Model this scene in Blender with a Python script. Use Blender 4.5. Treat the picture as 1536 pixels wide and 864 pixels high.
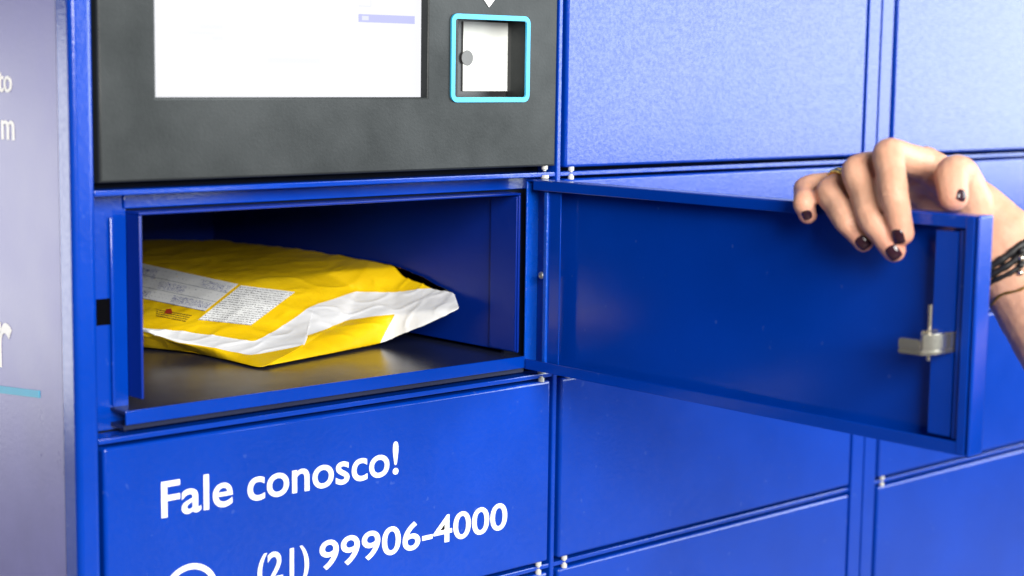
import bpy, bmesh, math, random
from mathutils import Vector, Matrix, noise
from mathutils.bvhtree import BVHTree
random.seed(7)
scene = bpy.context.scene
col = scene.collection
for o in list(bpy.data.objects):
    bpy.data.objects.remove(o)

# ------------------------------------------------------------------ camera
F = 2579.51                                    # focal length in pixels of the 1536 px wide photograph
CAM = Vector((-0.92919, -0.96194, 0.08029))
RIGHT = Vector((0.7375208, -0.67518819, 0.01356352))
DOWN = Vector((-0.07503241, -0.10188635, -0.99196235))
FWD = Vector((0.67114321, 0.73057517, -0.1258043))
cd = bpy.data.cameras.new('camera')
cam = bpy.data.objects.new('camera', cd); col.objects.link(cam)
cd.sensor_width = 36.0; cd.lens = F / 1536 * 36.0
cd.clip_start = 0.02; cd.clip_end = 100.0
m = Matrix.Identity(4)
for i in range(3):
    m[i][0] = RIGHT[i]; m[i][1] = -DOWN[i]; m[i][2] = -FWD[i]; m[i][3] = CAM[i]
cam.matrix_world = m
cd.dof.use_dof = True; cd.dof.focus_distance = 1.27; cd.dof.aperture_fstop = 5.6
scene.camera = cam

# ------------------------------------------------------------------ world, lamps, exposure
w = bpy.data.worlds.new('World'); scene.world = w; w.use_nodes = True
w.node_tree.nodes['Background'].inputs[0].default_value = (0.80, 0.88, 1.0, 1)
w.node_tree.nodes['Background'].inputs[1].default_value = 0.13

def area(name, loc, target, sx, sy, power, color):
    l = bpy.data.lights.new(name, 'AREA'); l.shape = 'RECTANGLE'; l.size = sx; l.size_y = sy
    l.energy = power; l.color = color
    o = bpy.data.objects.new(name, l); col.objects.link(o)
    o.location = loc
    o.rotation_euler = (Vector(target) - Vector(loc)).to_track_quat('-Z', 'Y').to_euler()
    return o
area('window_light', (4.2, -3.2, 1.15), (0.3, 0, 1.15), 5.0, 3.0, 450, (0.90, 0.98, 1.0))
area('front_light', (-1.15, -2.9, 1.0), (-0.2, 0, -0.05), 1.9, 1.3, 215, (1.0, 0.97, 0.92))
area('side_window_light', (-2.9, 4.2, -0.45), (-0.4, 0.1, -0.25), 3.2, 1.3, 82, (0.95, 0.96, 1.0))

scene.view_settings.view_transform = 'Standard'
scene.view_settings.look = 'None'
scene.view_settings.exposure = 0.0
scene.view_settings.gamma = 1.0
scene.view_settings.use_curve_mapping = False

# ------------------------------------------------------------------ helpers
def ray(x, y):
    return RIGHT * ((x - 768) / F) + DOWN * ((y - 432) / F) + FWD
def on(ax, v, x, y):
    r = ray(x, y); return CAM + r * ((v - CAM[ax]) / r[ax])

WLOC = {}
def wloc(p):
    return WLOC.get(p.name, Vector((0, 0, 0)))
def tag(o, label=None, cat=None, group=None, kind=None):
    if label: o['label'] = label
    if cat: o['category'] = cat
    if group: o['group'] = group
    if kind: o['kind'] = kind
    return o
def empty(name, loc):
    o = bpy.data.objects.new(name, None); col.objects.link(o); o.location = loc
    o.empty_display_size = 0.05
    WLOC[o.name] = Vector(loc); return o
def link(name, me, mats, parent=None, smooth=False):
    """mesh with world coordinates -> object with its origin in the middle of the mesh"""
    if not isinstance(mats, (list, tuple)): mats = [mats]
    for mt in mats: me.materials.append(mt)
    lo = Vector((min(v.co[i] for v in me.vertices) for i in range(3)))
    hi = Vector((max(v.co[i] for v in me.vertices) for i in range(3)))
    c = (lo + hi) / 2
    me.transform(Matrix.Translation(-c))
    if smooth:
        for p in me.polygons: p.use_smooth = True
    o = bpy.data.objects.new(name, me); col.objects.link(o); o.location = c
    WLOC[o.name] = c
    if parent:
        o.parent = parent; o.matrix_parent_inverse = Matrix.Translation(-wloc(parent))
    return o
def from_bm(name, bm, mats, parent=None, smooth=False):
    me = bpy.data.meshes.new(name); bm.to_mesh(me); bm.free()
    return link(name, me, mats, parent, smooth)
def add_box(bm, x0, x1, y0, y1, z0, z1, bev=0.0, seg=2):
    r = bmesh.ops.create_cube(bm, size=1.0)
    for v in r['verts']:
        v.co = Vector((x0 + (v.co.x + .5) * (x1 - x0), y0 + (v.co.y + .5) * (y1 - y0), z0 + (v.co.z + .5) * (z1 - z0)))
    if bev:
        es = list({e for v in r['verts'] for e in v.link_edges})
        bmesh.ops.bevel(bm, geom=es, offset=bev, segments=seg, profile=0.5, affect='EDGES')
def box(name, x0, x1, y0, y1, z0, z1, mat, parent=None, bev=0.0, seg=2):
    bm = bmesh.new(); add_box(bm, x0, x1, y0, y1, z0, z1, bev, seg)
    o = from_bm(name, bm, mat, parent)
    if bev: smooth_by_angle(o)
    return o
def smooth_by_angle(o, ang=35):
    me = o.data
    bm = bmesh.new(); bm.from_mesh(me)
    for f in bm.faces:                      # big flat faces stay flat, only the rounded edges are shaded smooth
        f.smooth = max(abs(c) for c in f.normal) < 0.9995
    for e in bm.edges:
        if len(e.link_faces) == 2 and e.calc_face_angle(0) > math.radians(ang): e.smooth = False
    bm.to_mesh(me); bm.free()
def add_cyl(bm, p0, p1, r0, r1=None, n=16, cap=True):
    p0 = Vector(p0); p1 = Vector(p1); r1 = r0 if r1 is None else r1
    d = p1 - p0; q = d.to_track_quat('Z', 'Y').to_matrix()
    a = []; b = []
    for i in range(n):
        t = 2 * math.pi * i / n; u = q @ Vector((math.cos(t), math.sin(t), 0))
        a.append(bm.verts.new(p0 + u * r0)); b.append(bm.verts.new(p1 + u * r1))
    for i in range(n):
        j = (i + 1) % n; bm.faces.new((a[i], a[j], b[j], b[i]))
    if cap:
        bm.faces.new(a[::-1]); bm.faces.new(b)
def rect_hole_plate(bm, ox0, ox1, oz0, oz1, ix0, ix1, iz0, iz1, y0, y1):
    """a flat plate (y0 front, y1 back) with a rectangular hole"""
    O = [(ox0, oz0), (ox1, oz0), (ox1, oz1), (ox0, oz1)]; I = [(ix0, iz0), (ix1, iz0), (ix1, iz1), (ix0, iz1)]
    def ring(y): return [bm.verts.new((x, y, z)) for x, z in O], [bm.verts.new((x, y, z)) for x, z in I]
    of, inf = ring(y0); ob, ib = ring(y1)
    for i in range(4):
        j = (i + 1) % 4
        bm.faces.new((of[i], of[j], inf[j], inf[i])); bm.faces.new((ob[j], ob[i], ib[i], ib[j]))
        bm.faces.new((of[j], of[i], ob[i], ob[j])); bm.faces.new((inf[i], inf[j], ib[j], ib[i]))
def text_mesh(s, bold=0.0, depth=0.0004):
    cu = bpy.data.curves.new('tmp', 'FONT'); cu.body = s; cu.size = 1.0; cu.offset = bold; cu.extrude = 0.0
    cu.resolution_u = 6
    o = bpy.data.objects.new('tmp', cu); col.objects.link(o)
    bpy.context.view_layer.update()
    dg = bpy.context.evaluated_depsgraph_get()
    me = bpy.data.meshes.new_from_object(o.evaluated_get(dg))
    bpy.data.objects.remove(o)
    me.materials.clear()
    for p in me.polygons: p.use_smooth = False
    return me
def text_on(name, s, origin, ux, uz, h, mat, parent, bold=0.0, wid=None, ref='H'):
    """lettering laid on a surface: origin = left end of the base line, h = height of the reference letter"""
    r = text_mesh(ref, bold); hh = max(v.co.y for v in r.vertices) - min(v.co.y for v in r.vertices)
    me = text_mesh(s, bold)
    x0 = min(v.co.x for v in me.vertices); x1 = max(v.co.x for v in me.vertices)
    k = h / hh; kx = (wid / (x1 - x0)) if wid else k
    y0 = min(v.co.y for v in r.vertices)
    ux = Vector(ux); uz = Vector(uz); n = ux.cross(uz)
    bm = bmesh.new(); bm.from_mesh(me)
    for v in bm.verts:
        v.co = Vector(origin) + ux * ((v.co.x - x0) * kx) + uz * ((v.co.y - y0) * k)
    g = bmesh.ops.extrude_face_region(bm, geom=list(bm.faces))
    for v in g['geom']:
        if isinstance(v, bmesh.types.BMVert): v.co += n * 0.0004
    bmesh.ops.recalc_face_normals(bm, faces=bm.faces)
    return from_bm(name, bm, mat, parent)

# ------------------------------------------------------------------ materials
def newmat(name):
    mt = bpy.data.materials.new(name); mt.use_nodes = True
    nt = mt.node_tree; return mt, nt, nt.nodes['Principled BSDF']
def N(nt, t, **kw):
    n = nt.nodes.new(t)
    for k, v in kw.items():
        if k in n.inputs: n.inputs[k].default_value = v
        else: setattr(n, k, v)
    return n
def ramp(nt, fac, stops):
    r = nt.nodes.new('ShaderNodeValToRGB'); e = r.color_ramp.elements
    while len(e) < len(stops): e.new(0.5)
    for i, (p, c) in enumerate(stops):
        e[i].position = p; e[i].color = (*c, 1) if len(c) == 3 else c
    nt.links.new(fac, r.inputs[0]); return r.outputs[0]
def pos(nt):
    return nt.nodes.new('ShaderNodeNewGeometry').outputs['Position']
def powder(name, base, rough, bump=0.25, scale=330, vary=0.12, spec=0.5, scratch=True, smudge=False, fleck=False):
    mt, nt, b = newmat(name); P = pos(nt); L = nt.links.new
    n1 = N(nt, 'ShaderNodeTexNoise', Scale=scale, Detail=3.0, Roughness=0.6); L(P, n1.inputs['Vector'])
    n2 = N(nt, 'ShaderNodeTexNoise', Scale=9.0, Detail=5.0, Roughness=0.6); L(P, n2.inputs['Vector'])
    n3 = N(nt, 'ShaderNodeTexNoise', Scale=scale * 2.6, Detail=2.0); L(P, n3.inputs['Vector'])
    c = ramp(nt, n2.outputs['Fac'], [(0.25, tuple(x * (1 - vary) for x in base)), (0.75, tuple(min(1, x * (1 + vary)) for x in base))])
    if scratch:
        # sparse pale dust specks and rubs
        v = N(nt, 'ShaderNodeTexNoise', Scale=140.0, Detail=1.0); L(P, v.inputs['Vector'])
        s = ramp(nt, v.outputs['Fac'], [(0.755, (0, 0, 0)), (0.80, (1, 1, 1))])
        mx = nt.nodes.new('ShaderNodeMixRGB'); mx.inputs[2].default_value = (0.25, 0.36, 0.62, 1)
        ml = nt.nodes.new('ShaderNodeMath'); ml.operation = 'MULTIPLY'; ml.inputs[1].default_value = 0.07
        L(s, ml.inputs[0]); L(ml.outputs[0], mx.inputs[0]); L(c, mx.inputs[1]); c = mx.outputs[0]
    L(c, b.inputs['Base Color'])
    r = ramp(nt, n2.outputs['Fac'], [(0.3, (rough * 0.88,) * 3), (0.7, (min(1, rough * 1.14),) * 3)])
    L(r, b.inputs['Roughness'])
    b.inputs['Specular IOR Level'].default_value = spec
    if smudge: L(ramp(nt, n2.outputs['Fac'], [(0.36, (spec * 0.5,) * 3), (0.64, (spec * 1.25,) * 3)]), b.inputs['Specular IOR Level'])
    if fleck: L(ramp(nt, n1.outputs['Fac'], [(0.36, (spec * 0.72,) * 3), (0.64, (spec * 1.17,) * 3)]), b.inputs['Specular IOR Level'])
    ad = nt.nodes.new('ShaderNodeMath'); ad.operation = 'MULTIPLY_ADD'; ad.inputs[1].default_value = 0.35
    L(n3.outputs['Fac'], ad.inputs[0]); L(n1.outputs['Fac'], ad.inputs[2])
    bp = N(nt, 'ShaderNodeBump', Strength=bump, Distance=0.0012); L(ad.outputs[0], bp.inputs['Height'])
    L(bp.outputs[0], b.inputs['Normal'])
    return mt
def plain(name, base, rough=0.5, metal=0.0, spec=0.5, emit=None, estr=0.0):
    mt, nt, b = newmat(name); P = pos(nt)
    n2 = N(nt, 'ShaderNodeTexNoise', Scale=60.0, Detail=4.0); nt.links.new(P, n2.inputs['Vector'])
    c = ramp(nt, n2.outputs['Fac'], [(0.3, tuple(x * 0.93 for x in base)), (0.7, tuple(min(1, x * 1.05) for x in base))])
    nt.links.new(c, b.inputs['Base Color'])
    b.inputs['Roughness'].default_value = rough; b.inputs['Metallic'].default_value = metal
    b.inputs['Specular IOR Level'].default_value = spec
    if emit:
        b.inputs['Emission Color'].default_value = (*emit, 1); b.inputs['Emission Strength'].default_value = estr
    return mt

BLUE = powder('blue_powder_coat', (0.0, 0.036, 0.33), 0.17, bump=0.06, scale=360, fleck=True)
BLUEGLINT = powder('blue_coarse_glint', (0.0, 0.06, 0.45), 0.25, bump=0.6, scale=420)  # coarse coat in a lighter blue, imitating glints on hinge flange and rib
BLUESHADE = powder('blue_inner_shade', (0.0, 0.018, 0.22), 0.34, bump=0.03, spec=0.3, scratch=False)  # same blue coat darkened, interior shade put into the colour
SHELF = powder('shelf_reflection_shade', (0.012, 0.016, 0.045), 0.24, bump=0.02, scratch=False)  # blue steel coloured near black to imitate its dark reflections
BLACKP = powder('black_textured_plastic', (0.022, 0.025, 0.026), 0.40, bump=0.09, scale=420, scratch=False, spec=0.26, smudge=True)
PRINT = powder('lavender_print', (0.12, 0.112, 0.36), 0.30, bump=0.05, vary=0.2, scratch=False)
DARK = plain('dark_gap', (0.004, 0.006, 0.015), 0.8, spec=0.1)
BLACK = plain('black_hole', (0.002, 0.002, 0.003), 0.9, spec=0.02)
WHITEP = plain('white_lettering', (0.82, 0.82, 0.82), 0.45)
CREAM = plain('cream_lettering', (0.84, 0.82, 0.76), 0.32)
CYANP = plain('cyan_print', (0.03, 0.45, 0.70), 0.45)
NYLON = plain('white_nylon', (0.55, 0.54, 0.50), 0.5)
STEEL = plain('nickel_steel', (0.62, 0.58, 0.49), 0.26, metal=0.95)
SCREWM = plain('zinc_screw', (0.55, 0.56, 0.55), 0.35, metal=0.9)
CYANL = plain('cyan_ring', (0.03, 0.42, 0.68), 0.35, emit=(0.02, 0.45, 0.8), estr=0.10)
FLOORM = plain('floor_stone', (0.13, 0.11, 0.105), 0.45)

# ------------------------------------------------------------------ floor
FLOOR_Z = -1.19
fl = box('floor', -6, 6, -7, 6, FLOOR_Z - 0.1, FLOOR_Z, FLOORM)
tag(fl, kind='structure')

# ------------------------------------------------------------------ locker bank with the open compartment
ROW = 0.1565
RAILS = [0.0005, -0.1570, -0.3120] + [-0.3120 - ROW * k for k in (1, 2, 3, 4)]
BASE_Z = RAILS[-1] - 0.004
TOP_Z = 0.64
XL = -0.421
bank = tag(empty('parcel_locker', (0.0, 0.2, FLOOR_Z)),
           'blue steel parcel locker with black screen console and one compartment door swung open', 'locker')
neigh = tag(empty('parcel_locker', (0.62, 0.2, FLOOR_Z)),
            'blue steel locker column with closed doors standing beyond the wide double post', 'locker')

GX0, GX1 = -0.3640, -0.0365        # compartment opening, inner faces
GZ0, GZ1 = -0.1400, -0.0150
LINY = 0.003                       # front edges of the liner
DEEP = 0.430

# cabinet shell
XP = -0.4160                        # front left corner of the cabinet
box('side_panel', XP + 0.0005, XP + 0.003, 0.0085, 0.47, FLOOR_Z + 0.05, TOP_Z, PRINT, bank).__setitem__('label', 'lavender printed side panel with pale letter ends and cyan underline')
box('post', XP, -0.4000, -0.004, 0.0165, FLOOR_Z + 0.05, TOP_Z, BLUE, bank, 0.0040, 5)
box('back_panel', XP + 0.004, 0.4115, 0.468, 0.470, FLOOR_Z + 0.05, TOP_Z, BLUESHADE, bank)
box('top_panel', XP, 0.4115, -0.002, 0.470, TOP_Z, TOP_Z + 0.02, BLUE, bank, 0.003)
box('plinth', XP, 0.4115, 0.004, 0.470, FLOOR_Z, FLOOR_Z + 0.05, DARK, bank)
bm = bmesh.new()
rect_hole_plate(bm, XP + 0.005, 0.4110, FLOOR_Z + 0.05, TOP_Z, GX0 - 0.0022, GX1 + 0.0022, GZ0 - 0.0022, GZ1 + 0.0022, 0.0205, 0.0235)
from_bm('frame_plate', bm, DARK, bank)  # plate coloured near black to stand in for shade in the door gaps
box('jamb_plate', -0.3998, GX0 - 0.0024, 0.0192, 0.0203, -0.1545, -0.0022, BLUE, bank)
# the strip beside the opening, its latch slot a black sheet standing in for shade
p0 = on(1, 0.0195, 143.5, 449); p1 = on(1, 0.0195, 170, 486)
box('latch_slot', p0.x, p1.x, 0.0188, 0.01915, p1.z, p0.z, BLACK, bank)
box('jamb_rib', -0.3790, -0.3765, 0.0165, 0.0191, -0.139, -0.0165, BLUE, bank, 0.0008)
# header above the opening
box('header', -0.3685, -0.006, 0.0175, 0.0204, GZ1 + 0.0035, -0.0022, BLUE, bank, 0.0008)
# rails
def vrail(x0, x1, parent, y0=-0.002, z1=TOP_Z):
    return box('rail', x0, x1, y0, 0.0200, FLOOR_Z + 0.05, z1, BLUE, parent, 0.001, 2)
vrail(-0.0023, 0.0023, bank)
vrail(0.3935, 0.4118, bank, -0.003)
for z in RAILS:
    box('rail', -0.3995, -0.00235, -0.0012, 0.0165, z - 0.0018, z + 0.0018, BLUE, bank, 0.0007)
    box('rail', 0.00235, 0.3933, -0.0012, 0.0165, z - 0.0018, z + 0.0018, BLUE, bank, 0.0007)
# liner of the open compartment: walls, roof, back, shelf with a front lip
T = 0.002
box('liner_wall', GX0 - T, GX0, LINY, DEEP, GZ0 + 0.006, GZ1, BLUESHADE, bank, 0.0006)
box('liner_wall', GX1, GX1 + T, LINY, DEEP, GZ0 + 0.003, GZ1, BLUESHADE, bank, 0.0006)
box('liner_wall_lining', GX1 - 0.0016, GX1 - 0.0001, LINY + 0.001, 0.034, GZ0 + 0.004, GZ1 - 0.001, BLUESHADE, bank, 0.0006)
box('liner_roof', GX0 - T, GX1 + T, LINY, DEEP, GZ1 + 0.0002, GZ1 + T, BLUESHADE, bank, 0.0006)
box('liner_back', GX0 - T, GX1 + T, DEEP, DEEP + T, GZ0, GZ1, BLUESHADE, bank)
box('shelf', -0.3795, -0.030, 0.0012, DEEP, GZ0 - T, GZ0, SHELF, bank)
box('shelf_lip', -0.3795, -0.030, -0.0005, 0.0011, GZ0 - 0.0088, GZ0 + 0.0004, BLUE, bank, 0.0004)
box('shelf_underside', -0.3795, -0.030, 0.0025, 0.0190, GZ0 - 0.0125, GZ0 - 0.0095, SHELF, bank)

# closed doors
def pins(door, hx, z0, z1):
    for z, s in ((z1, 1), (z0, -1)):
        bm = bmesh.new()
        add_cyl(bm, (hx, -0.0015, z - 0.0005 * s), (hx, -0.0015, z + 0.0026 * s), 0.0024, n=14)
        add_cyl(bm, (hx, -0.0015, z + 0.0026 * s), (hx, -0.0015, z + 0.0038 * s), 0.0014, n=12)
        smooth_by_angle(from_bm('hinge_pin', bm, NYLON, door))
def door(x0, x1, z0, z1, parent, hinge_left=True, pin=True, y=-0.0035):
    d = box('door', x0, x1, y, 0.0160, z0, z1, BLUE, parent, 0.0022, 3)
    if pin: pins(d, x0 + 0.0085 if hinge_left else x1 - 0.0085, z0, z1)
    return d
G = 0.0050
zs = [0.315] + RAILS
d2 = {}
for cx0, cx1, par in ((0.0055, 0.3900, bank), (0.4365, 0.8270, neigh)):
    d2[cx0, 'up'] = door(cx0, cx1, RAILS[0] + G, 0.3150, par)
    door(cx0, cx1, 0.3220, TOP_Z - 0.004, par)
    for i in range(len(RAILS) - 1):
        d2[cx0, i] = door(cx0, cx1, RAILS[i + 1] + G, RAILS[i] - G * 0.8, par)
c1 = {}
for i in range(1, len(RAILS) - 1):
    c1[i] = door(-0.3975, -0.0060, RAILS[i + 1] + G, RAILS[i] - G * 0.8, bank, hinge_left=False)
# neighbour cabinet
box('post', 0.4136, 0.4322, -0.003, 0.0200, FLOOR_Z + 0.05, TOP_Z, BLUE, neigh, 0.001)
box('post', 0.8310, 0.8500, -0.003, 0.0200, FLOOR_Z + 0.05, TOP_Z, BLUE, neigh, 0.001)
for z in RAILS:
    box('rail', 0.4324, 0.8308, -0.0012, 0.0165, z - 0.0018, z + 0.0018, BLUE, neigh, 0.0007)
box('frame_plate', 0.4136, 0.8500, 0.0205, 0.0235, FLOOR_Z + 0.05, TOP_Z, DARK, neigh)  # near-black colour stands in for gap shade here too
box('side_panel', 0.4136, 0.4156, 0.0240, 0.468, FLOOR_Z + 0.05, TOP_Z, BLUE, neigh)
box('side_panel', 0.8480, 0.8500, 0.0240, 0.468, FLOOR_Z + 0.05, TOP_Z, BLUE, neigh)
box('back_panel', 0.4136, 0.8500, 0.4682, 0.470, FLOOR_Z + 0.05, TOP_Z, BLUESHADE, neigh)
box('top_panel', 0.4136, 0.8500, -0.002, 0.470, TOP_Z, TOP_Z + 0.02, BLUE, neigh, 0.003)
box('plinth', 0.4136, 0.8500, 0.004, 0.470, FLOOR_Z, FLOOR_Z + 0.05, DARK, neigh)

# lettering on the door under the open compartment
DY = -0.00355
ld = c1[1]; ux, uz = (1, 0, 0), (0, 0, 1)
text_on('lettering', 'Fale conosco!', (-0.3565, DY, -0.2128), ux, uz, 0.0240, WHITEP, ld, 0.012, wid=0.1975)
xa = on(1, DY, 386, 868).x; xb = on(1, DY, 463, 858).x; xc = on(1, DY, 479, 857).x; xd = on(1, DY, 760, 793).x
text_on('lettering', '(21)', (xa, DY, -0.2728), ux, uz, 0.0215, WHITEP, ld, 0.012, wid=xb - xa, ref='9')
text_on('lettering', '99906-4000', (xc, DY, -0.2728), ux, uz, 0.0215, WHITEP, ld, 0.012, wid=xd - xc, ref='9')
bm = bmesh.new()                                   # round chat icon: ring with a tail, handset inside
cx_, cz_ = -0.3355, -0.2695
nseg = 48; ri, ro = 0.0183, 0.0222
def ringpts(r, y): return [bm.verts.new((cx_ + r * math.cos(2 * math.pi * i / nseg), y, cz_ + r * math.sin(2 * math.pi * i / nseg))) for i in range(nseg)]
a, b_, c_, d_ = ringpts(ri, DY), ringpts(ro, DY), ringpts(ri, DY - .0004), ringpts(ro, DY - .0004)
for i in range(nseg):
    j = (i + 1) % nseg
    bm.faces.new((c_[i], c_[j], d_[j], d_[i])); bm.faces.new((d_[i], d_[j], b_[j], b_[i])); bm.faces.new((c_[j], c_[i], a[i], a[j]))
tl = [(-0.0195, -0.0105), (-0.0105, -0.0195), (-0.0230, -0.0230)]
vs = [bm.verts.new((cx_ + x, DY - .0004, cz_ + z)) for x, z in tl]; bm.faces.new(vs)
hs = []
for k in range(9):                                 # handset arc
    t = math.radians(160 + 130 * k / 8); wv = 0.0034 if k in (0, 1, 7, 8) else 0.0018
    hs.append((t, wv))
pv = []
for t, wv in hs:
    cxx, czz = cx_ + 0.004 + 0.0105 * math.cos(t), cz_ + 0.004 + 0.0105 * math.sin(t)
    u = Vector((math.cos(t), 0, math.sin(t)))
    pv.append((bm.verts.new(Vector((cxx, DY - .0004, czz)) + u * wv), bm.verts.new(Vector((cxx, DY - .0004, czz)) - u * wv)))
for k in range(8): bm.faces.new((pv[k][0], pv[k + 1][0], pv[k + 1][1], pv[k][1]))
bmesh.ops.recalc_face_normals(bm, faces=bm.faces)
from_bm('chat_icon', bm, WHITEP, ld)

# print on the lavender side panel (letters end at the cabinet's front corner)
sp = [o for o in bank.children if o.name.startswith('side_panel')][0]
SX = XP + 0.0004
def side_text(s, pxr, pyb, pyt, bold):
    b0 = on(0, SX, pxr, pyb); t0 = on(0, SX, pxr, pyt); h = t0.z - b0.z
    r = text_mesh('o', bold); hh = max(v.co.y for v in r.vertices) - min(v.co.y for v in r.vertices)
    me = text_mesh(s, bold); wd = (max(v.co.x for v in me.vertices) - min(v.co.x for v in me.vertices)) * h / hh
    text_on('lettering', s, (SX, b0.y + wd, b0.z), (0, -1, 0), (0, 0, 1), h, CREAM, sp, bold, ref='o')
side_text('to', 18, 139, 114, 0.008)
side_text('m', 22, 211, 181, 0.008)
side_text('r', 19, 557, 487, 0.012)
bm = bmesh.new()
q = [on(0, SX, x, y) for x, y in ((-60, 571), (60, 586), (60, 597), (-60, 582))]
f0 = bm.faces.new([bm.verts.new(p) for p in q]); g = bmesh.ops.extrude_face_region(bm, geom=[f0])
for v in g['geom']:
    if isinstance(v, bmesh.types.BMVert): v.co.x -= 0.0004
bmesh.ops.recalc_face_normals(bm, faces=bm.faces)
from_bm('underline', bm, CYANP, sp)

# ------------------------------------------------------------------ console: black fascia, sunken screen, code reader
CY = -0.0045
SCX0, SCX1, SCZ0, SCZ1 = on(1, CY, 234, 100).x, on(1, CY, 641, 100).x, on(1, CY, 430, 146).z, 0.2000
RX0, RX1, RZ0, RZ1 = -0.1050, -0.0370, SCZ0, 0.1180
bm = bmesh.new()
fx0, fx1, fz0, fz1 = -0.3975, -0.0060, 0.0072, TOP_Z - 0.004
xs = [fx0, SCX0, SCX1, RX0, RX1, fx1]; zz = [fz0, SCZ0, RZ1, SCZ1, fz1]
xv = {}
def gv(x, y, z):
    k = (round(x, 5), round(y, 5), round(z, 5))
    if k not in xv: xv[k] = bm.verts.new((x, y, z))
    return xv[k]
def inhole(x, z):
    return (SCX0 < x < SCX1 and SCZ0 < z < SCZ1) or (RX0 < x < RX1 and RZ0 < z < RZ1)
for i in range(5):
    for j in range(4):
        if not inhole((xs[i] + xs[i + 1]) / 2, (zz[j] + zz[j + 1]) / 2):
            bm.faces.new([gv(xs[i], CY, zz[j]), gv(xs[i + 1], CY, zz[j]), gv(xs[i + 1], CY, zz[j + 1]), gv(xs[i], CY, zz[j + 1])])
g = bmesh.ops.extrude_face_region(bm, geom=list(bm.faces))
for v in g['geom']:
    if isinstance(v, bmesh.types.BMVert): v.co.y = 0.014
bmesh.ops.recalc_face_normals(bm, faces=bm.faces)
es = []
for e in bm.edges:
    a_, b2 = e.verts
    if abs(a_.co.y - CY) < 1e-5 and abs(b2.co.y - CY) < 1e-5 and len(e.link_faces) == 2 and e.calc_face_angle(0) > 1: es.append(e)
bmesh.ops.bevel(bm, geom=es, offset=0.0016, segments=3, profile=0.5, affect='EDGES')
fas = from_bm('fascia', bm, BLACKP, bank); smooth_by_angle(fas)
fas['label'] = 'black textured console fascia around the lit white screen'
pins(fas, fx1 - 0.0085, fz0, fz1)

# screen
mt, nt, b = newmat('lit_screen'); L = nt.links.new
sx = nt.nodes.new('ShaderNodeSeparateXYZ'); L(pos(nt), sx.inputs[0])
def between(sock, lo, hi):
    a1 = nt.nodes.new('ShaderNodeMath'); a1.operation = 'GREATER_THAN'; a1.inputs[1].default_value = lo; L(sock, a1.inputs[0])
    a2 = nt.nodes.new('ShaderNodeMath'); a2.operation = 'LESS_THAN'; a2.inputs[1].default_value = hi; L(sock, a2.inputs[0])
    a3 = nt.nodes.new('ShaderNodeMath'); a3.operation = 'MULTIPLY'; L(a1.outputs[0], a3.inputs[0]); L(a2.outputs[0], a3.inputs[1]); return a3.outputs[0]
def rectmask(x0, x1, z0, z1):
    a3 = nt.nodes.new('ShaderNodeMath'); a3.operation = 'MULTIPLY'
    L(between(sx.outputs[0], x0, x1), a3.inputs[0]); L(between(sx.outputs[2], z0, z1), a3.inputs[1]); return a3.outputs[0]
def lay(base, mask, colr):
    mx = nt.nodes.new('ShaderNodeMixRGB'); L(mask, mx.inputs[0]); mx.inputs[2].default_value = (*colr, 1)
    if isinstance(base, tuple): mx.inputs[1].default_value = (*base, 1)
    else: L(base, mx.inputs[1])
    return mx.outputs[0]
SY = 0.0028
sx0 = SCX0 - 0.008; sx1 = on(1, SY, 633, 100).x; sz0 = 0.0560; sz1 = 0.206
def U(px_, py_):
    p = on(1, SY, px_, py_); return p.x, p.z
u0, v0 = U(339, 73); u1, v1 = U(537, 75)
c = lay((0.94, 0.945, 0.995), rectmask(u0, u1, v0, 1.1), (1, 1, 1))
u2, v2 = U(622, 36); u3, v3 = U(539, 21)
c = lay(c, rectmask(u1 + 0.0003, u2, v2, v3), (0.56, 0.58, 0.93))
ua, va = U(543, 27); ub, vb = U(553, 24)
c = lay(c, rectmask(ua, ub, vb - 0.003, vb), (0.80, 0.82, 0.99))
ua, va = U(543, 10); ub, vb = U(557, 0)
c = lay(c, rectmask(u1 + 0.0003, ub, va, va + 0.0009), (0.86, 0.87, 0.97))
c = lay(c, rectmask(ub - 0.0008, ub, va, 1.1), (0.86, 0.87, 0.97))
for (xa, ya, xb, yb) in ((402, 88, 480, 94), (300, 38, 334, 43), (318, 55, 335, 60), (283, 48, 322, 51)):
    pa, qa = U(xa, yb); pb, qb = U(xb, ya)
    c = lay(c, rectmask(pa, pb, qa, qb), (0.91, 0.92, 0.98))
L(c, b.inputs['Emission Color']); b.inputs['Emission Strength'].default_value = 1.0
b.inputs['Base Color'].default_value = (0.02, 0.02, 0.02, 1); b.inputs['Roughness'].default_value = 0.5; b.inputs['Specular IOR Level'].default_value = 0.06
box('screen', sx0, sx1, SY, SY + 0.003, sz0, sz1, mt, fas)['label'] = 'lit white touch screen with a pale violet bar'
box('screen_bezel', sx1 + 0.0002, SCX1 + 0.006, SY - 0.001, SY + 0.003, sz0, sz1, BLACK, fas)

# code reader: cyan rounded ring round a deep dark well with a white plate and lens
def rrect(x0, x1, z0, z1, r, n=5):
    pts = []
    for cx2, cz2, a0 in ((x1 - r, z1 - r, 0), (x0 + r, z1 - r, 90), (x0 + r, z0 + r, 180), (x1 - r, z0 + r, 270)):
        for k in range(n + 1):
            t = math.radians(a0 + 90 * k / n); pts.append((cx2 + r * math.cos(t), cz2 + r * math.sin(t)))
    return pts
bm = bmesh.new()
e0 = on(1, CY, 676, 20); e1 = on(1, CY, 792, 153)
o_ = rrect(e0.x, e1.x, e1.z, e0.z, 0.0055); i_ = rrect(e0.x + 0.0036, e1.x - 0.0036, e1.z + 0.0036, e0.z - 0.0036, 0.0020)
rings = [[bm.verts.new((x, y, z)) for x, z in pl] for pl, y in ((o_, CY + 0.004), (o_, CY - 0.0016), (i_, CY - 0.0016), (i_, CY + 0.0002))]
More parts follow.
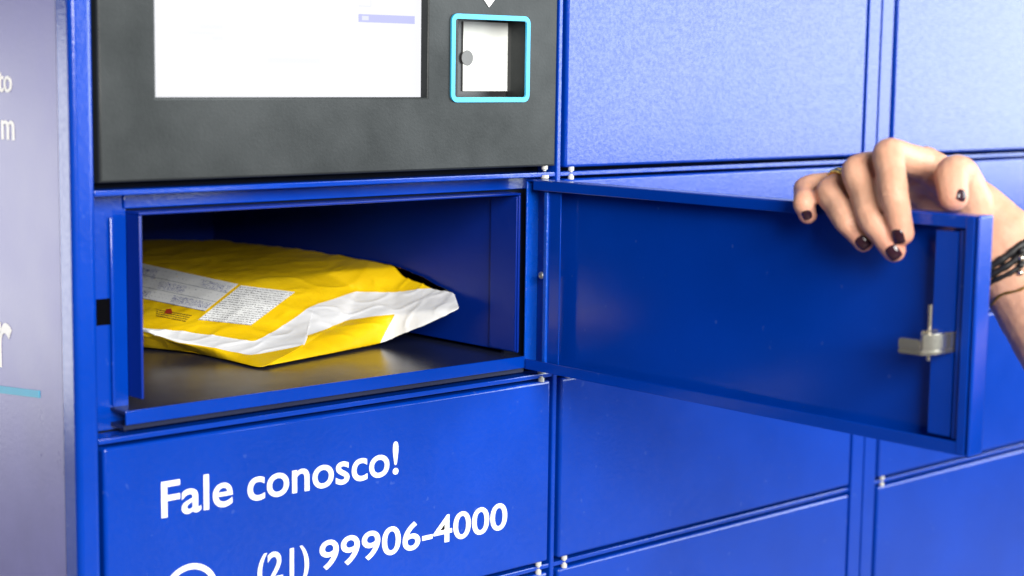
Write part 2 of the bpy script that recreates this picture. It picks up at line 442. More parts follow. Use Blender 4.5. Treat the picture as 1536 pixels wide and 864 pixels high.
for A, B in zip(rings, rings[1:]):
    for i in range(len(A)):
        j = (i + 1) % len(A); bm.faces.new((A[i], A[j], B[j], B[i]))
bmesh.ops.recalc_face_normals(bm, faces=bm.faces)
smooth_by_angle(from_bm('reader_ring', bm, CYANL, fas))
WELL = plain('reader_well', (0.02, 0.02, 0.022), 0.35)
PLATE = plain('reader_plate', (0.62, 0.64, 0.61), 0.6, spec=0.2, emit=(1.0, 1.0, 0.97), estr=0.10)  # faint glow stands in for the white reflection inside the reader
LENS = plain('reader_lens', (0.13, 0.13, 0.13), 0.4)
YB = 0.0195
bm = bmesh.new()
add_box(bm, RX0 - 0.002, RX0 - 0.0002, 0.0, YB, RZ0 - 0.002, RZ1 + 0.002)
add_box(bm, RX1 + 0.0002, RX1 + 0.002, 0.0, YB, RZ0 - 0.002, RZ1 + 0.002)
add_box(bm, RX0, RX1, 0.0, YB, RZ1 + 0.0002, RZ1 + 0.002)
add_box(bm, RX0, RX1, 0.0, YB, RZ0 - 0.002, RZ0 - 0.0002)
add_box(bm, RX0 - 0.002, RX1 + 0.002, YB, YB + 0.0012, RZ0 - 0.002, RZ1 + 0.002)
from_bm('reader_well', bm, WELL, fas)
p0 = on(1, YB - 0.001, 695, 32); p1 = on(1, YB - 0.001, 769, 137)
plate = box('reader_plate', p0.x, p1.x, YB - 0.0015, YB - 0.0004, p1.z, p0.z, PLATE, fas, 0.0004)
pc = on(1, YB - 0.002, 703, 87)
bm = bmesh.new(); add_cyl(bm, (pc.x - 0.001, YB - 0.0016, pc.z), (pc.x - 0.001, YB - 0.0019, pc.z), 0.0058, 0.0056, n=24)
smooth_by_angle(from_bm('reader_lens', bm, LENS, fas))
for sxp, syp in ((774, 78), (774, 97)):
    pc = on(1, YB - 0.003, sxp, syp); bm = bmesh.new(); add_cyl(bm, (pc.x, YB - 0.0001, pc.z), (pc.x, YB - 0.0035, pc.z), 0.0013, n=10)
    from_bm('screw', bm, SCREWM, fas)
# white arrow above the reader pointing down at it
bm = bmesh.new(); pa = on(1, CY, 733, 11)
A = [(0, 0), (0.0085, 0.0090), (0.0085, 0.017), (-0.0085, 0.017), (-0.0085, 0.0090)]
f0 = bm.faces.new([bm.verts.new((pa.x + x, CY - 0.0001, pa.z + z)) for x, z in A]); g = bmesh.ops.extrude_face_region(bm, geom=[f0])
for v in g['geom']:
    if isinstance(v, bmesh.types.BMVert): v.co.y -= 0.0005
bmesh.ops.recalc_face_normals(bm, faces=bm.faces)
ar = from_bm('arrow_mark', bm, WHITEP, fas)

# ------------------------------------------------------------------ the open door (a folded steel tray standing square to the front)
DX0, DX1 = -0.0320, -0.0180          # inner lip plane, outer face
DY0, DY1 = -0.3945, 0.0005           # free end, hinge end
DZ0, DZ1 = -0.1495, -0.0025
bm = bmesh.new()
# outer shell as a rounded tray: section polygon swept by hand
add_box(bm, DX1 - 0.0016, DX1, DY0, DY1, DZ0, DZ1, 0.0007)
od = from_bm('open_door', bm, BLUE, bank); smooth_by_angle(od)
od['label'] = 'compartment door swung open at a right angle, its folded inner side showing'
LIP = 0.0078
box('edge_flange', DX0, DX1 - 0.0017, DY0, DY1, DZ1 - 0.0016, DZ1, BLUE, od, 0.0006)                       # top
box('edge_flange', DX0, DX1 - 0.0017, DY0, DY1, DZ0, DZ0 + 0.0016, BLUE, od, 0.0006)                       # bottom
box('edge_flange', DX0, DX1 - 0.0017, DY1 - 0.0016, DY1, DZ0 + 0.0017, DZ1 - 0.0017, BLUEGLINT, od, 0.0006)     # hinge end
ef = box('edge_flange', DX0 - 0.0005, DX1 + 0.0006, DY0 - 0.0030, DY0 - 0.0001, DZ0 - 0.0002, DZ1 + 0.0004, BLUE, od, 0.0014, 4)   # free end, rolled
box('return_lip', DX0 - 0.0009, DX0 - 0.0001, DY0 + 0.001, DY1 - 0.009, DZ1 - LIP, DZ1 - 0.0003, BLUE, od, 0.0004)
box('return_lip', DX0 - 0.0009, DX0 - 0.0001, DY0 + 0.001, DY1 - 0.003, DZ0 + 0.0003, DZ0 + LIP + 0.0006, BLUE, od, 0.0004)
box('return_lip', DX0 - 0.0012, DX0 - 0.0001, DY0 + 0.0002, DY0 + 0.0062, DZ0 + 0.0010, DZ1 - 0.0010, BLUE, od, 0.0005)
box('return_lip', DX0 + 0.0012, DX0 + 0.0024, DY0 + 0.0075, DY0 + 0.0112, DZ0 + 0.0095, DZ1 - 0.0095, BLUE, od, 0.0005)
# stiffeners
st = box('stiffener', DX0 + 0.0030, DX0 + 0.0042, -0.0350, -0.0195, DZ0 + 0.0052, DZ1 - 0.0085, BLUE, od, 0.0005)
box('stiffener', DX0 + 0.0010, DX0 + 0.0040, -0.0225, -0.0185, DZ0 + 0.0060, DZ1 - 0.0085, BLUEGLINT, od, 0.0009, 3)
box('stiffener', DX0 + 0.0020, DX0 + 0.0034, DY0 + 0.0130, DY0 + 0.0290, DZ0 + 0.0100, DZ1 - 0.0105, BLUE, od, 0.0005)
pc = on(0, DX0 + 0.002, 812, 413)
bm = bmesh.new()
bmesh.ops.create_uvsphere(bm, u_segments=16, v_segments=8, radius=0.0029, matrix=Matrix.Translation((DX0 + 0.002, pc.y, pc.z)) @ Matrix.Diagonal((0.55, 1, 1, 1)))
add_cyl(bm, (DX0 + 0.002, pc.y, pc.z), (DX1 - 0.0016, pc.y, pc.z), 0.0018, n=10)
from_bm('screw', bm, SCREWM, od, True)
bm = bmesh.new()
add_cyl(bm, (-0.0140, -0.0015, DZ1 + 0.0002), (-0.0140, -0.0015, RAILS[0] - 0.0002), 0.0030, n=14)
from_bm('hinge_pin', bm, NYLON, od)
bm = bmesh.new()
add_cyl(bm, (-0.0140, -0.0015, RAILS[1] + 0.0022), (-0.0140, -0.0015, DZ0 - 0.0002), 0.0034, n=14)
from_bm('hinge_pin', bm, NYLON, od)
# latch: cast hook with an open top, crossed by an upright pin
bm = bmesh.new()
LX = DX0 - 0.0016
lz0, lz1 = -0.0868, -0.0740
ly0, ly1 = DY0 + 0.0120, DY0 + 0.0270
def prism(bm, pts, z0, z1):
    a = [bm.verts.new((x, y, z0)) for x, y in pts]; b = [bm.verts.new((x, y, z1)) for x, y in pts]
    bm.faces.new(a[::-1]); bm.faces.new(b)
    for i in range(len(pts)):
        j = (i + 1) % len(pts); bm.faces.new((a[i], a[j], b[j], b[i]))
# hook profile seen from above, x towards the compartment side, y along the door
prism(bm, [(DX0 + 0.004, ly0), (DX0 + 0.004, ly1), (LX - 0.010, ly1 + 0.001), (LX - 0.022, ly1 + 0.006), (LX - 0.026, ly1 + 0.006), (LX - 0.024, ly0 + 0.005), (LX - 0.014, ly0 + 0.001)], lz0, lz0 + 0.0030)
prism(bm, [(DX0 + 0.004, ly0), (DX0 + 0.004, ly0 + 0.003), (LX - 0.012, ly0 + 0.0045), (LX - 0.021, ly0 + 0.008), (LX - 0.024, ly0 + 0.005), (LX - 0.014, ly0 + 0.001)], lz0 + 0.0030, lz1)
prism(bm, [(DX0 + 0.004, ly1 - 0.003), (DX0 + 0.004, ly1), (LX - 0.010, ly1 + 0.001), (LX - 0.010, ly1 - 0.002)], lz0 + 0.0030, lz1)
prism(bm, [(LX - 0.021, ly0 + 0.0085), (LX - 0.0205, ly1 + 0.005), (LX - 0.026, ly1 + 0.006), (LX - 0.0245, ly0 + 0.0055)], lz0 + 0.0030, lz1 - 0.0035)
bmesh.ops.recalc_face_normals(bm, faces=bm.faces)
bmesh.ops.bevel(bm, geom=list(bm.edges), offset=0.0007, segments=2, affect='EDGES')
lt = from_bm('latch', bm, STEEL, od); smooth_by_angle(lt); lt['label'] = 'nickel plated hook latch with an upright pin'
pt = on(0, LX - 0.007, 1396, 457); pb = on(0, LX - 0.007, 1395, 541)
bm = bmesh.new(); add_cyl(bm, (LX - 0.007, pt.y, pb.z), (LX - 0.007, pt.y, pt.z), 0.0013, n=10)
from_bm('latch_pin', bm, STEEL, od)

# ------------------------------------------------------------------ the yellow mailing bag on the shelf
SZ = GZ0
def PP(zx, zy, h): return on(2, SZ + h, 180 + zx / 2.743, 320 + zy / 2.743)
V = dict(A1=PP(100, 478, .020), A2=PP(260, 490, .017), A3=PP(560, 535, .012), A4=PP(800, 380, .030), A5=PP(975, 322, .037), A6=PP(1130, 325, .038), A7=PP(1370, 300, .046),
         T0=PP(90, 210, .052), T1=PP(490, 280, .050), T2=PP(850, 240, .052), T3=PP(1200, 212, .058), B0=PP(90, 105, .062), B1=PP(475, 108, .061), B2=PP(850, 155, .060),
         b0=PP(100, 555, .001), b1=PP(300, 570, .001), b2=PP(580, 640, .001), b3=PP(1070, 543, .001), b4=PP(1412, 390, .035),
         w0=PP(100, 486, .018), w1=PP(240, 528, .012), w2=PP(540, 585, .006), w3=PP(755, 548, .010), w4=PP(765, 510, .014), w5=PP(940, 440, .020), w6=PP(1130, 415, .025))
# far end of the bag, hidden behind the left wall of the compartment
V.update(Ax=Vector((-0.300, 0.345, SZ + .020)), wx=Vector((-0.300, 0.350, SZ + .014)), bx=Vector((-0.270, 0.350, SZ + .001)), Tx=Vector((-0.205, 0.400, SZ + .040)),
         Bx=Vector((-0.135, 0.425, SZ + .050)), cb=Vector((-0.045, 0.420, SZ + .040)), c1=Vector((-0.045, 0.370, SZ + .001)), c2=Vector((-0.045, 0.230, SZ + .001)), c0=Vector((-0.150, 0.415, SZ + .001)), cm=Vector((-0.150, 0.23, SZ + .001)))
Y_, W_ = 0, 1
FACES = [('Bx cb B1 B0', Y_), ('Bx B0 T0 Tx', Y_), ('B0 B1 T1 T0', Y_), ('B1 B2 T2 T1', Y_), ('B2 T3 T2', Y_), ('Tx T0 A1 Ax', Y_), ('T0 T1 A2 A1', Y_), ('T1 A3 A2', Y_), ('T1 T2 A4 A3', Y_),
         ('T2 A5 A4', Y_), ('T2 T3 A6 A5', Y_), ('T3 A7 A6', Y_),
         ('Ax A1 w0 wx', W_), ('A1 A2 w1 w0', W_), ('A2 A3 w2 w1', W_), ('A3 A4 w3 w2', W_), ('A4 w4 w3', W_), ('A4 A5 w5 w4', W_), ('A5 A6 w6 w5', W_), ('A6 A7 b4 w6', W_),
         ('wx w0 b0 bx', Y_), ('w0 w1 b1 b0', Y_), ('w1 w2 b2 b1', Y_), ('w2 w3 b2', Y_), ('w3 w4 w5 b2', Y_), ('w5 w6 b3 b2', Y_), ('w6 b4 b3', W_),
         ('T3 c2 b3 A7', Y_), ('A7 b3 b4', Y_), ('B2 B1 c1 c2', Y_), ('B2 c2 T3', Y_), ('B1 cb c1', Y_), ('cb Bx c0 c1', Y_), ('Bx Tx bx c0', Y_), ('Tx Ax wx bx', Y_),
         ('bx b0 cm c0', Y_), ('b0 b1 b2 cm', Y_), ('b2 b3 c2 cm', Y_), ('cm c2 c1 c0', Y_)]
bm = bmesh.new(); bv = {k: bm.verts.new(v) for k, v in V.items()}
for s, mi in FACES:
    f = bm.faces.new([bv[k] for k in s.split()]); f.material_index = mi
bmesh.ops.recalc_face_normals(bm, faces=bm.faces)
me = bpy.data.meshes.new('tmp'); bm.to_mesh(me); bm.free()
to = bpy.data.objects.new('tmp', me); col.objects.link(to)
md = to.modifiers.new('s', 'SUBSURF'); md.subdivision_type = 'SIMPLE'; md.levels = 5
bpy.context.view_layer.update()
me = bpy.data.meshes.new_from_object(to.evaluated_get(bpy.context.evaluated_depsgraph_get()))
bpy.data.objects.remove(to)
bm = bmesh.new(); bm.from_mesh(me)
for k in range(14): bmesh.ops.smooth_vert(bm, verts=bm.verts, factor=0.5, use_axis_x=True, use_axis_y=True, use_axis_z=True)
bm.normal_update()
for v in bm.verts:
    p = v.co.copy(); hgt = p.z - SZ
    k = min(1.0, max(0.0, hgt / 0.012))
    q = Vector((p.x * 16 + p.y * 9, p.y * 30 - p.x * 6, p.z * 42))
    d = 0.0014 * noise.noise(q) + 0.0004 * noise.noise(q * 2.6 + Vector((3, 1, 7)))
    rid = 1 - abs(noise.noise(q * 1.7 + Vector((9, 4, 2)))) * 2.4              # sharp creases
    d += 0.0008 * max(0.0, rid) ** 3
    v.co = p + v.normal * d * k
    v.co.z = max(v.co.z, SZ + 0.0004)
    v.co.x = min(v.co.x, GX1 - 0.0030)
bm.normal_update()
bag_bvh = BVHTree.FromBMesh(bm)
mt_y, nt, b = newmat('yellow_mailer_film'); P = pos(nt)
n1 = N(nt, 'ShaderNodeTexNoise', Scale=45.0, Detail=4.0); nt.links.new(P, n1.inputs['Vector'])
nt.links.new(ramp(nt, n1.outputs['Fac'], [(0.3, (0.74, 0.47, 0.002)), (0.7, (0.82, 0.55, 0.006))]), b.inputs['Base Color'])
b.inputs['Roughness'].default_value = 0.38; b.inputs['Specular IOR Level'].default_value = 0.4
bp = N(nt, 'ShaderNodeBump', Strength=0.20, Distance=0.002); n2 = N(nt, 'ShaderNodeTexNoise', Scale=130.0, Detail=4.0, Distortion=1.2)
nt.links.new(P, n2.inputs['Vector']); nt.links.new(n2.outputs['Fac'], bp.inputs['Height']); nt.links.new(bp.outputs[0], b.inputs['Normal'])
mt_w, nt, b = newmat('white_mailer_film'); P = pos(nt)
n1 = N(nt, 'ShaderNodeTexNoise', Scale=45.0, Detail=4.0); nt.links.new(P, n1.inputs['Vector'])
nt.links.new(ramp(nt, n1.outputs['Fac'], [(0.3, (0.76, 0.78, 0.80)), (0.7, (0.86, 0.87, 0.88))]), b.inputs['Base Color'])
b.inputs['Roughness'].default_value = 0.42
bp = N(nt, 'ShaderNodeBump', Strength=0.18, Distance=0.002); n2 = N(nt, 'ShaderNodeTexNoise', Scale=110.0, Detail=4.0, Distortion=1.0)
nt.links.new(P, n2.inputs['Vector']); nt.links.new(n2.outputs['Fac'], bp.inputs['Height']); nt.links.new(bp.outputs[0], b.inputs['Normal'])
bag = from_bm('mailing_bag', bm, [mt_y, mt_w], None, True)
tag(bag, 'crumpled yellow plastic mailing bag with white seam lying inside the open compartment', 'parcel')

def printed(name, lines, ink, paper, dens=0.5, lead=0.30, hand=None):
    """paper with rows of small print made from noise broken stripes"""
    mt, nt, b = newmat(name); L = nt.links.new
    uv = nt.nodes.new('ShaderNodeTexCoord').outputs['UV']; s = nt.nodes.new('ShaderNodeSeparateXYZ'); L(uv, s.inputs[0])
    def mth(op, a, bb=None, c=None):
        n = nt.nodes.new('ShaderNodeMath'); n.operation = op
        for i, x in enumerate((a, bb, c)):
            if x is None: continue
            if isinstance(x, (int, float)): n.inputs[i].default_value = x
            else: L(x, n.inputs[i])
        return n.outputs[0]
    row = mth('MULTIPLY', s.outputs[1], lines); fr = mth('FRACT', row); idx = mth('FLOOR', row)
    inrow = mth('LESS_THAN', fr, lead + 0.25)
    cmb = nt.nodes.new('ShaderNodeCombineXYZ'); L(mth('MULTIPLY', s.outputs[0], 60.0), cmb.inputs[0]); L(mth('MULTIPLY', idx, 7.3), cmb.inputs[1])
    L(mth('MULTIPLY', fr, 3.0), cmb.inputs[2])
    nz = N(nt, 'ShaderNodeTexNoise', Scale=1.0, Detail=2.0); L(cmb.outputs[0], nz.inputs['Vector'])
    txt = mth('MULTIPLY', mth('GREATER_THAN', nz.outputs['Fac'], 1 - dens), inrow)
    mx = nt.nodes.new('ShaderNodeMixRGB'); mx.inputs[1].default_value = (*paper, 1); mx.inputs[2].default_value = (*ink, 1); L(txt, mx.inputs[0])
    c = mx.outputs[0]
    if hand:                                        # ruled lines and handwriting in pen
        ru = mth('LESS_THAN', mth('FRACT', mth('MULTIPLY', s.outputs[1], 3.0)), 0.04)
        m2 = nt.nodes.new('ShaderNodeMixRGB'); m2.inputs[2].default_value = (0.22, 0.25, 0.30, 1); L(ru, m2.inputs[0]); L(c, m2.inputs[1]); c = m2.outputs[0]
        wv = nt.nodes.new('ShaderNodeCombineXYZ'); L(mth('MULTIPLY', s.outputs[0], 30.0), wv.inputs[0]); L(mth('MULTIPLY', s.outputs[1], 11.0), wv.inputs[1])
        nn = N(nt, 'ShaderNodeTexNoise', Scale=1.0, Detail=1.0, Distortion=2.2); L(wv.outputs[0], nn.inputs['Vector'])
        stroke = mth('LESS_THAN', mth('ABSOLUTE', mth('SUBTRACT', nn.outputs['Fac'], 0.5)), 0.032)
        tot = None
        for x0, x1, y0, y1 in hand:
            a = mth('MULTIPLY', mth('GREATER_THAN', s.outputs[0], x0), mth('LESS_THAN', s.outputs[0], x1))
            d = mth('MULTIPLY', mth('GREATER_THAN', s.outputs[1], y0), mth('LESS_THAN', s.outputs[1], y1))
            e = mth('MULTIPLY', a, d); tot = e if tot is None else mth('MAXIMUM', tot, e)
        m3 = nt.nodes.new('ShaderNodeMixRGB'); m3.inputs[2].default_value = (0.05, 0.07, 0.30, 1)
        L(mth('MULTIPLY', stroke, tot), m3.inputs[0]); L(c, m3.inputs[1]); c = m3.outputs[0]
    L(c, b.inputs['Base Color']); b.inputs['Roughness'].default_value = 0.5
    return mt
def sticker(name, quad, mat, nu=22, nv=14, off=0.0006):
    """a paper sheet lying on the bag's surface; quad = corners on the photograph (tl, tr, br, bl)"""
    bm = bmesh.new(); uvl = bm.loops.layers.uv.new(); grid = []
    for j in range(nv + 1):
        rowv = []
        for i in range(nu + 1):
            u, v = i / nu, j / nv
            x = (quad[0][0] * (1 - u) + quad[1][0] * u) * (1 - v) + (quad[3][0] * (1 - u) + quad[2][0] * u) * v
            y = (quad[0][1] * (1 - u) + quad[1][1] * u) * (1 - v) + (quad[3][1] * (1 - u) + quad[2][1] * u) * v
            r = ray(180 + x / 2.743, 320 + y / 2.743).normalized()
            h, n, _, _ = bag_bvh.ray_cast(CAM, r)
            rowv.append(bm.verts.new(h + n * off) if h else None)
        grid.append(rowv)
    for j in range(nv):
        for i in range(nu):
            q = [grid[j][i], grid[j][i + 1], grid[j + 1][i + 1], grid[j + 1][i]]
            if None in q: continue
            f = bm.faces.new(q)
            for l, (a, c) in zip(f.loops, ((i, j), (i + 1, j), (i + 1, j + 1), (i, j + 1))): l[uvl].uv = (a / nu, 1 - c / nv)
    bmesh.ops.recalc_face_normals(bm, faces=bm.faces)
    return from_bm(name, bm, mat, bag, True)
L1 = printed('address_label_paper', 9, (0.50, 0.52, 0.53), (0.78, 0.80, 0.79), dens=0.40, lead=0.1, hand=[(0.72, 0.98, 0.70, 0.90), (0.35, 0.62, 0.38, 0.62), (0.55, 0.98, 0.06, 0.28), (0.1, 0.3, 0.62, 0.9), (0.05, 0.30, 0.06, 0.24)])
L2 = printed('declaration_label_paper', 17, (0.22, 0.22, 0.23), (0.76, 0.78, 0.77), dens=0.50, lead=0.30)
sticker('address_label', [(20, 193), (487, 294), (350, 405), (20, 338)], L1)
sticker('declaration_label', [(497, 299), (720, 326), (538, 463), (322, 440)], L2)
L3 = printed('small_print', 4, (0.10, 0.05, 0.01), (0.75, 0.50, 0.004), dens=0.55, lead=0.3)
sticker('small_print', [(150, 392), (300, 418), (270, 448), (150, 425)], L3, 12, 8, 0.0004)
REDM = plain('red_mark', (0.35, 0.03, 0.01), 0.5)
sticker('red_mark', [(190, 398), (212, 395), (216, 416), (184, 416)], REDM, 3, 3, 0.0008)

# ------------------------------------------------------------------ the hand on the door's top edge
def HX(x, y, X): return on(0, X, x, y)
def tube(bm, pts, rad, flat=1.0, n=18, sub=6):
    """round-ended tapering limb through the joints pts with radii rad"""
    pts = [Vector(p) for p in pts]
    P, R = [], []
    m_ = len(pts)
    for i in range(m_ - 1):
        p0 = pts[max(i - 1, 0)]; p1 = pts[i]; p2 = pts[i + 1]; p3 = pts[min(i + 2, m_ - 1)]
        for k in range(sub):
            t = k / sub
            c = 0.5 * ((2 * p1) + (p2 - p0) * t * 0.75 + (2 * p0 - 5 * p1 + 4 * p2 - p3) * t * t * 0.0)
            lin = p1.lerp(p2, t)
            cat = 0.5 * (2 * p1 + (p2 - p0) * t + (2 * p0 - 5 * p1 + 4 * p2 - p3) * t ** 2 + (3 * p1 - p0 - 3 * p2 + p3) * t ** 3)
            P.append(lin.lerp(cat, 0.75)); R.append(rad[i] + (rad[i + 1] - rad[i]) * t)
    P.append(pts[-1]); R.append(rad[-1])
    for p, r in zip(P, R):
        pass
    # chain of overlapping spheres; the voxel remesh fuses them to one skin
    L_ = []
    for i in range(len(P) - 1):
        d = (P[i + 1] - P[i]).length; k = max(1, int(d / (0.2 * min(R[i], R[i + 1]))))
        for q in range(k):
            t = q / k; L_.append((P[i].lerp(P[i + 1], t), R[i] + (R[i + 1] - R[i]) * t))
    L_.append((P[-1], R[-1]))
    for p, r in L_:
        bmesh.ops.create_icosphere(bm, subdivisions=3 if r > 0.014 else 2, radius=r, matrix=Matrix.Translation(p))
    return P
J = dict(
    index=[HX(1388, 247, .012), HX(1333, 231, -.030), HX(1341, 292, -.046), HX(1353, 350, -.0415)],
    middle=[HX(1362, 243, .014), HX(1286, 256, -.032), HX(1307, 326, -.0455), HX(1341, 376, -.0415)],
    ring=[HX(1335, 257, .016), HX(1245, 287, -.033), HX(1269, 330, -.0455), HX(1295, 361, -.0415)],
    pinky=[HX(1305, 271, .018), HX(1211, 281, -.026), HX(1206, 304, -.044), HX(1212, 322, -.0395)])
RAD = dict(index=[.0112, .0102, .0092, .0078], middle=[.0115, .0102, .0092, .0076], ring=[.0108, .0096, .0086, .0072], pinky=[.0095, .0082, .0074, .0064])
WR = HX(1489, 368, .040); FA = HX(1540, 440, .044); FB = HX(1640, 590, .050); FC = HX(1790, 800, .060)
bm = bmesh.new()
def knuckled(pts, rad):
    P2, R2 = [pts[0]], [rad[0]]
    for i in range(len(pts) - 1):
        P2.append(pts[i].lerp(pts[i + 1], 0.5)); R2.append((rad[i] + rad[i + 1]) / 2 * 0.985)
        P2.append(pts[i + 1]); R2.append(rad[i + 1] * (1.03 if i < len(pts) - 2 else 1.0))
    return P2, R2
for k in J:
    tube(bm, *knuckled(J[k], RAD[k]), sub=4)
    c0 = J[k][0]
    wr = WR + Vector((0, {'index': -.010, 'middle': -.004, 'ring': .004, 'pinky': .010}[k], {'index': .010, 'middle': .006, 'ring': -.002, 'pinky': -.010}[k]))
    tube(bm, [c0, c0.lerp(wr, .5) + Vector((.003, 0, .002)), wr], [RAD[k][0] * 1.08, .0135, .0165])
# fill of the palm
tube(bm, [J['index'][0] + Vector((.006, 0, -.008)), J['pinky'][0] + Vector((.006, 0, -.006))], [.011, .010])
# thumb: from the wrist along the near side, bending over the door's edge
TH = [WR + Vector((-.004, .006, .004)), HX(1456, 300, .020), HX(1441, 262, .004), HX(1428, 262, -.016), HX(1430, 296, -.0235)]
tube(bm, TH, [.0165, .0135, .0118, .0112, .0092])
tube(bm, [J['index'][0] + Vector((.002, -.004, -.006)), HX(1425, 275, .014)], [.0095, .0110])
tube(bm, [WR, FA, FB, FC], [.0235, .0245, .030, .036])
tube(bm, [WR + Vector((0, -.006, .006)), FA + Vector((0, -.004, .004)), FB], [.0200, .0210, .028])
me = bpy.data.meshes.new('tmp'); bm.to_mesh(me); bm.free()
to = bpy.data.objects.new('tmp', me); col.objects.link(to)
md = to.modifiers.new('r', 'REMESH'); md.mode = 'VOXEL'; md.voxel_size = 0.0011; md.use_smooth_shade = True
md = to.modifiers.new('s', 'SMOOTH'); md.factor = 0.5; md.iterations = 7
bpy.context.view_layer.update()
me = bpy.data.meshes.new_from_object(to.evaluated_get(bpy.context.evaluated_depsgraph_get()))
bpy.data.objects.remove(to)
bm = bmesh.new(); bm.from_mesh(me); bm.normal_update()
# skin folds over the finger joints
CREASE = []
for k in J:
    for ji, rr in ((1, RAD[k][1]), (2, RAD[k][2])):
        ax = (J[k][ji + 1] - J[k][ji - 1]).normalized()
        CREASE.append((J[k][ji], ax, rr))
CREASE.append((TH[3], (TH[4] - TH[2]).normalized(), .0112))
for v in bm.verts:
    d = 0.0
    for c_, ax, rr in CREASE:
        q = v.co - c_
        if q.length < rr * 1.7:
            t = q.dot(ax) + 0.0006 * noise.noise(v.co * 300)
            for off_, am in ((-0.0030, .5), (-0.0008, 1.0), (0.0014, .8), (0.0036, .4)):
                d -= 0.00070 * am * math.exp(-((t - off_) / 0.00075) ** 2)
    v.co += v.normal * (d + 0.00035 * noise.noise(v.co * 120))
bm.normal_update(); bm.to_mesh(me)
TIPS = [(J[k][3], .011, .75) for k in J] + [(TH[4], .013, .75)] + [(J[k][1], .009, .35) for k in J] + [(J[k][2], .008, .25) for k in J]
at = me.attributes.new('blush', 'FLOAT', 'POINT')
for i, v in enumerate(me.vertices):
    at.data[i].value = min(0.8, sum(am * math.exp(-((v.co - t).length / w_) ** 2) for t, w_, am in TIPS) * (0.8 + 0.5 * noise.noise(v.co * 90)))
hand_bvh = BVHTree.FromBMesh(bm); bm.free()
mt_s, nt, b = newmat('skin'); P = pos(nt); L = nt.links.new
n1 = N(nt, 'ShaderNodeTexNoise', Scale=55.0, Detail=5.0, Roughness=0.6); L(P, n1.inputs['Vector'])
SK = ramp(nt, n1.outputs['Fac'], [(0.25, (0.57, 0.30, 0.195)), (0.75, (0.69, 0.40, 0.275))])
at_ = nt.nodes.new('ShaderNodeAttribute'); at_.attribute_name = 'blush'
mx = nt.nodes.new('ShaderNodeMixRGB'); L(at_.outputs['Fac'], mx.inputs[0]); L(SK, mx.inputs[1]); mx.inputs[2].default_value = (0.66, 0.26, 0.19, 1); L(mx.outputs[0], b.inputs['Base Color'])
b.inputs['Roughness'].default_value = 0.52; b.inputs['Specular IOR Level'].default_value = 0.32
b.inputs['Subsurface Weight'].default_value = 0.18; b.inputs['Subsurface Radius'].default_value = (0.006, 0.0025, 0.0012); b.inputs['Subsurface Scale'].default_value = 0.7
n2 = N(nt, 'ShaderNodeTexVoronoi', Scale=900.0); L(P, n2.inputs['Vector'])
n3 = N(nt, 'ShaderNodeTexNoise', Scale=160.0, Detail=5.0); L(P, n3.inputs['Vector'])
ad = nt.nodes.new('ShaderNodeMath'); ad.operation = 'MULTIPLY_ADD'; ad.inputs[1].default_value = 0.25; L(n2.outputs['Distance'], ad.inputs[0]); L(n3.outputs['Fac'], ad.inputs[2])
bp = N(nt, 'ShaderNodeBump', Strength=0.45, Distance=0.001); L(ad.outputs[0], bp.inputs['Height']); L(bp.outputs[0], b.inputs['Normal'])
person = link('person', me, mt_s, None, True)
tag(person, "bare forearm and hand with dark nail polish gripping the open door's top edge", 'person')

POLISH = plain('plum_nail_polish', (0.030, 0.010, 0.018), 0.16)
def nail(pxc, pyc, axis, hw, hl):
    r = ray(pxc, pyc).normalized(); h, n, _, _ = hand_bvh.ray_cast(CAM, r)
    if h is None: print('nail missed', pxc, pyc); return
    ax = Vector(axis); ax = (ax - n * ax.dot(n)).normalized(); sd = n.cross(ax).normalized()
    bm = bmesh.new(); nu, nv = 8, 10; g = []
    for j in range(nv + 1):
        rowv = []
        for i in range(nu + 1):
            u = (i / nu) * 2 - 1; v = (j / nv) * 2 - 1
            ww = hw * (1 - 0.28 * max(0, -v) ** 3 - 0.12 * max(0, v) ** 2)
            p = h + sd * (u * ww) + ax * (v * hl - 0.0008 * u * u * v)
            q, nn, _, _ = hand_bvh.ray_cast(p + n * 0.008, -n, 0.02)
            if q is None: q = p
            edge = 1 if (i in (0, nu) or j == 0) else 0
            rowv.append(bm.verts.new(q + n * (0.0001 if edge else 0.00055)))
        g.append(rowv)
    for j in range(nv):
        for i in range(nu): bm.faces.new((g[j][i], g[j][i + 1], g[j + 1][i + 1], g[j + 1][i]))
    bmesh.ops.recalc_face_normals(bm, faces=bm.faces)
    from_bm('fingernail', bm, POLISH, person, True)
for k, (x, y), hw, hl in (('index', (1346, 356), .0042, .0050), ('middle', (1340, 380), .0044, .0050), ('ring', (1294, 365), .0042, .0048), ('pinky', (1210, 322), .0033, .0038)):
    nail(x, y, J[k][3] - J[k][2], hw, hl)
nail(1443, 293, TH[4] - TH[3], .0036, .0038)

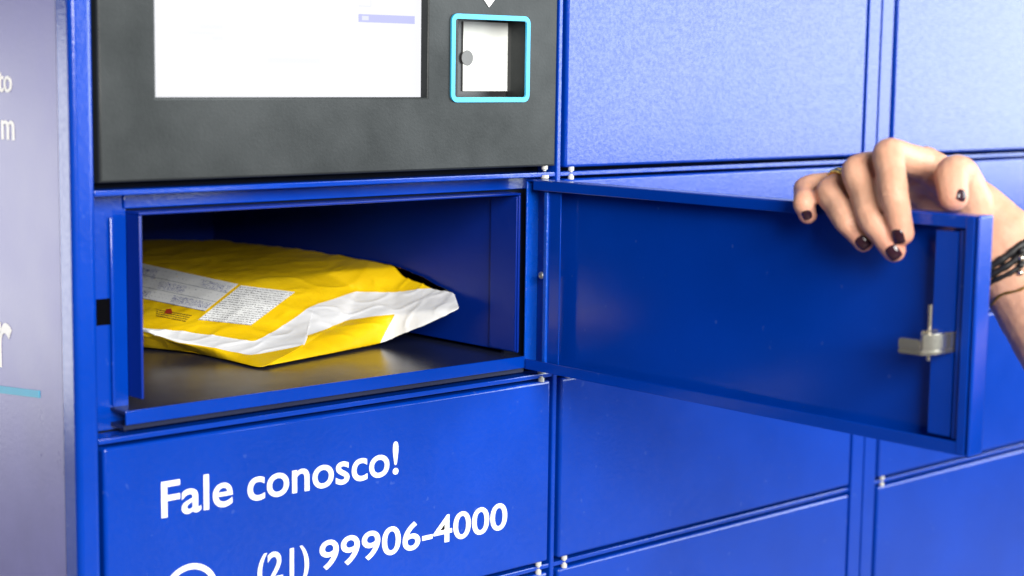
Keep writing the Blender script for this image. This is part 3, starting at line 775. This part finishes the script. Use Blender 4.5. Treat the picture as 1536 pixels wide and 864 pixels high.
GOLD = plain('gold', (0.90, 0.60, 0.18), 0.22, metal=1.0)
CORD = plain('black_cord', (0.008, 0.008, 0.009), 0.55)
GCORD = plain('brass_chain', (0.35, 0.22, 0.06), 0.35, metal=0.8)
def loop_on_skin(name, c, ax, rad, thick, mat, wob=0.0, n=56, m_=8, twist=0):
    """a closed band lying on the skin round the axis ax at c"""
    c = Vector(c); ax = Vector(ax).normalized(); u = ax.orthogonal().normalized(); v = ax.cross(u)
    cen = []
    for i in range(n):
        t = 2 * math.pi * i / n; d = u * math.cos(t) + v * math.sin(t)
        o = c + ax * (wob * math.sin(2 * t + 0.6) + wob * 0.6 * math.sin(5 * t))
        h, nn, _, _ = hand_bvh.ray_cast(o + d * rad, -d, rad)
        r = (h - o).length if h else rad * 0.6
        cen.append((o, d, r))
    for _ in range(3):
        cen = [(o, d, (cen[i - 1][2] + r + cen[(i + 1) % n][2]) / 3) for i, (o, d, r) in enumerate(cen)]
    bm = bmesh.new(); R_ = []
    for i, (o, d, r) in enumerate(cen):
        p = o + d * (r + thick * 0.75); th = thick * (1 + (0.18 * math.sin(i * 2.1) if twist else 0))
        R_.append([bm.verts.new(p + d * (th * math.cos(2 * math.pi * k / m_)) + ax * (th * math.sin(2 * math.pi * k / m_))) for k in range(m_)])
    for i in range(n):
        for k in range(m_):
            bm.faces.new((R_[i][k], R_[(i + 1) % n][k], R_[(i + 1) % n][(k + 1) % m_], R_[i][(k + 1) % m_]))
    bmesh.ops.recalc_face_normals(bm, faces=bm.faces)
    return from_bm(name, bm, mat, person, True)
rg = J['ring'][0].lerp(J['ring'][1], 0.78); rax = J['ring'][1] - J['ring'][0]
loop_on_skin('finger_ring', rg, rax, .016, .0021, GOLD)
loop_on_skin('finger_ring', rg + rax.normalized() * 0.0034, rax, .016, .0017, GOLD, twist=1)
arm = (FA - WR).normalized()
for s, th, mt_, wb in ((0.006, .0024, CORD, .0006), (0.0105, .0022, CORD, .0010), (0.0145, .0016, CORD, .0016), (0.0245, .0009, GCORD, .0030)):
    loop_on_skin('bracelet', WR.lerp(FA, 0.0) + arm * (s + 0.008), arm, .05, th, mt_, wb, twist=1)
bpt = on(0, 0.018, 1531, 398)
h, n, _, _ = hand_bvh.ray_cast(CAM, ray(1531, 398).normalized())
if h:
    for k in range(4):
        bm = bmesh.new(); bmesh.ops.create_icosphere(bm, subdivisions=2, radius=0.0022, matrix=Matrix.Translation(h + n * 0.0022 + Vector((0, 0, 0.009 - 0.0046 * k))))
        from_bm('bracelet_bead', bm, [CORD, STEEL, CORD, STEEL][k], person, True)
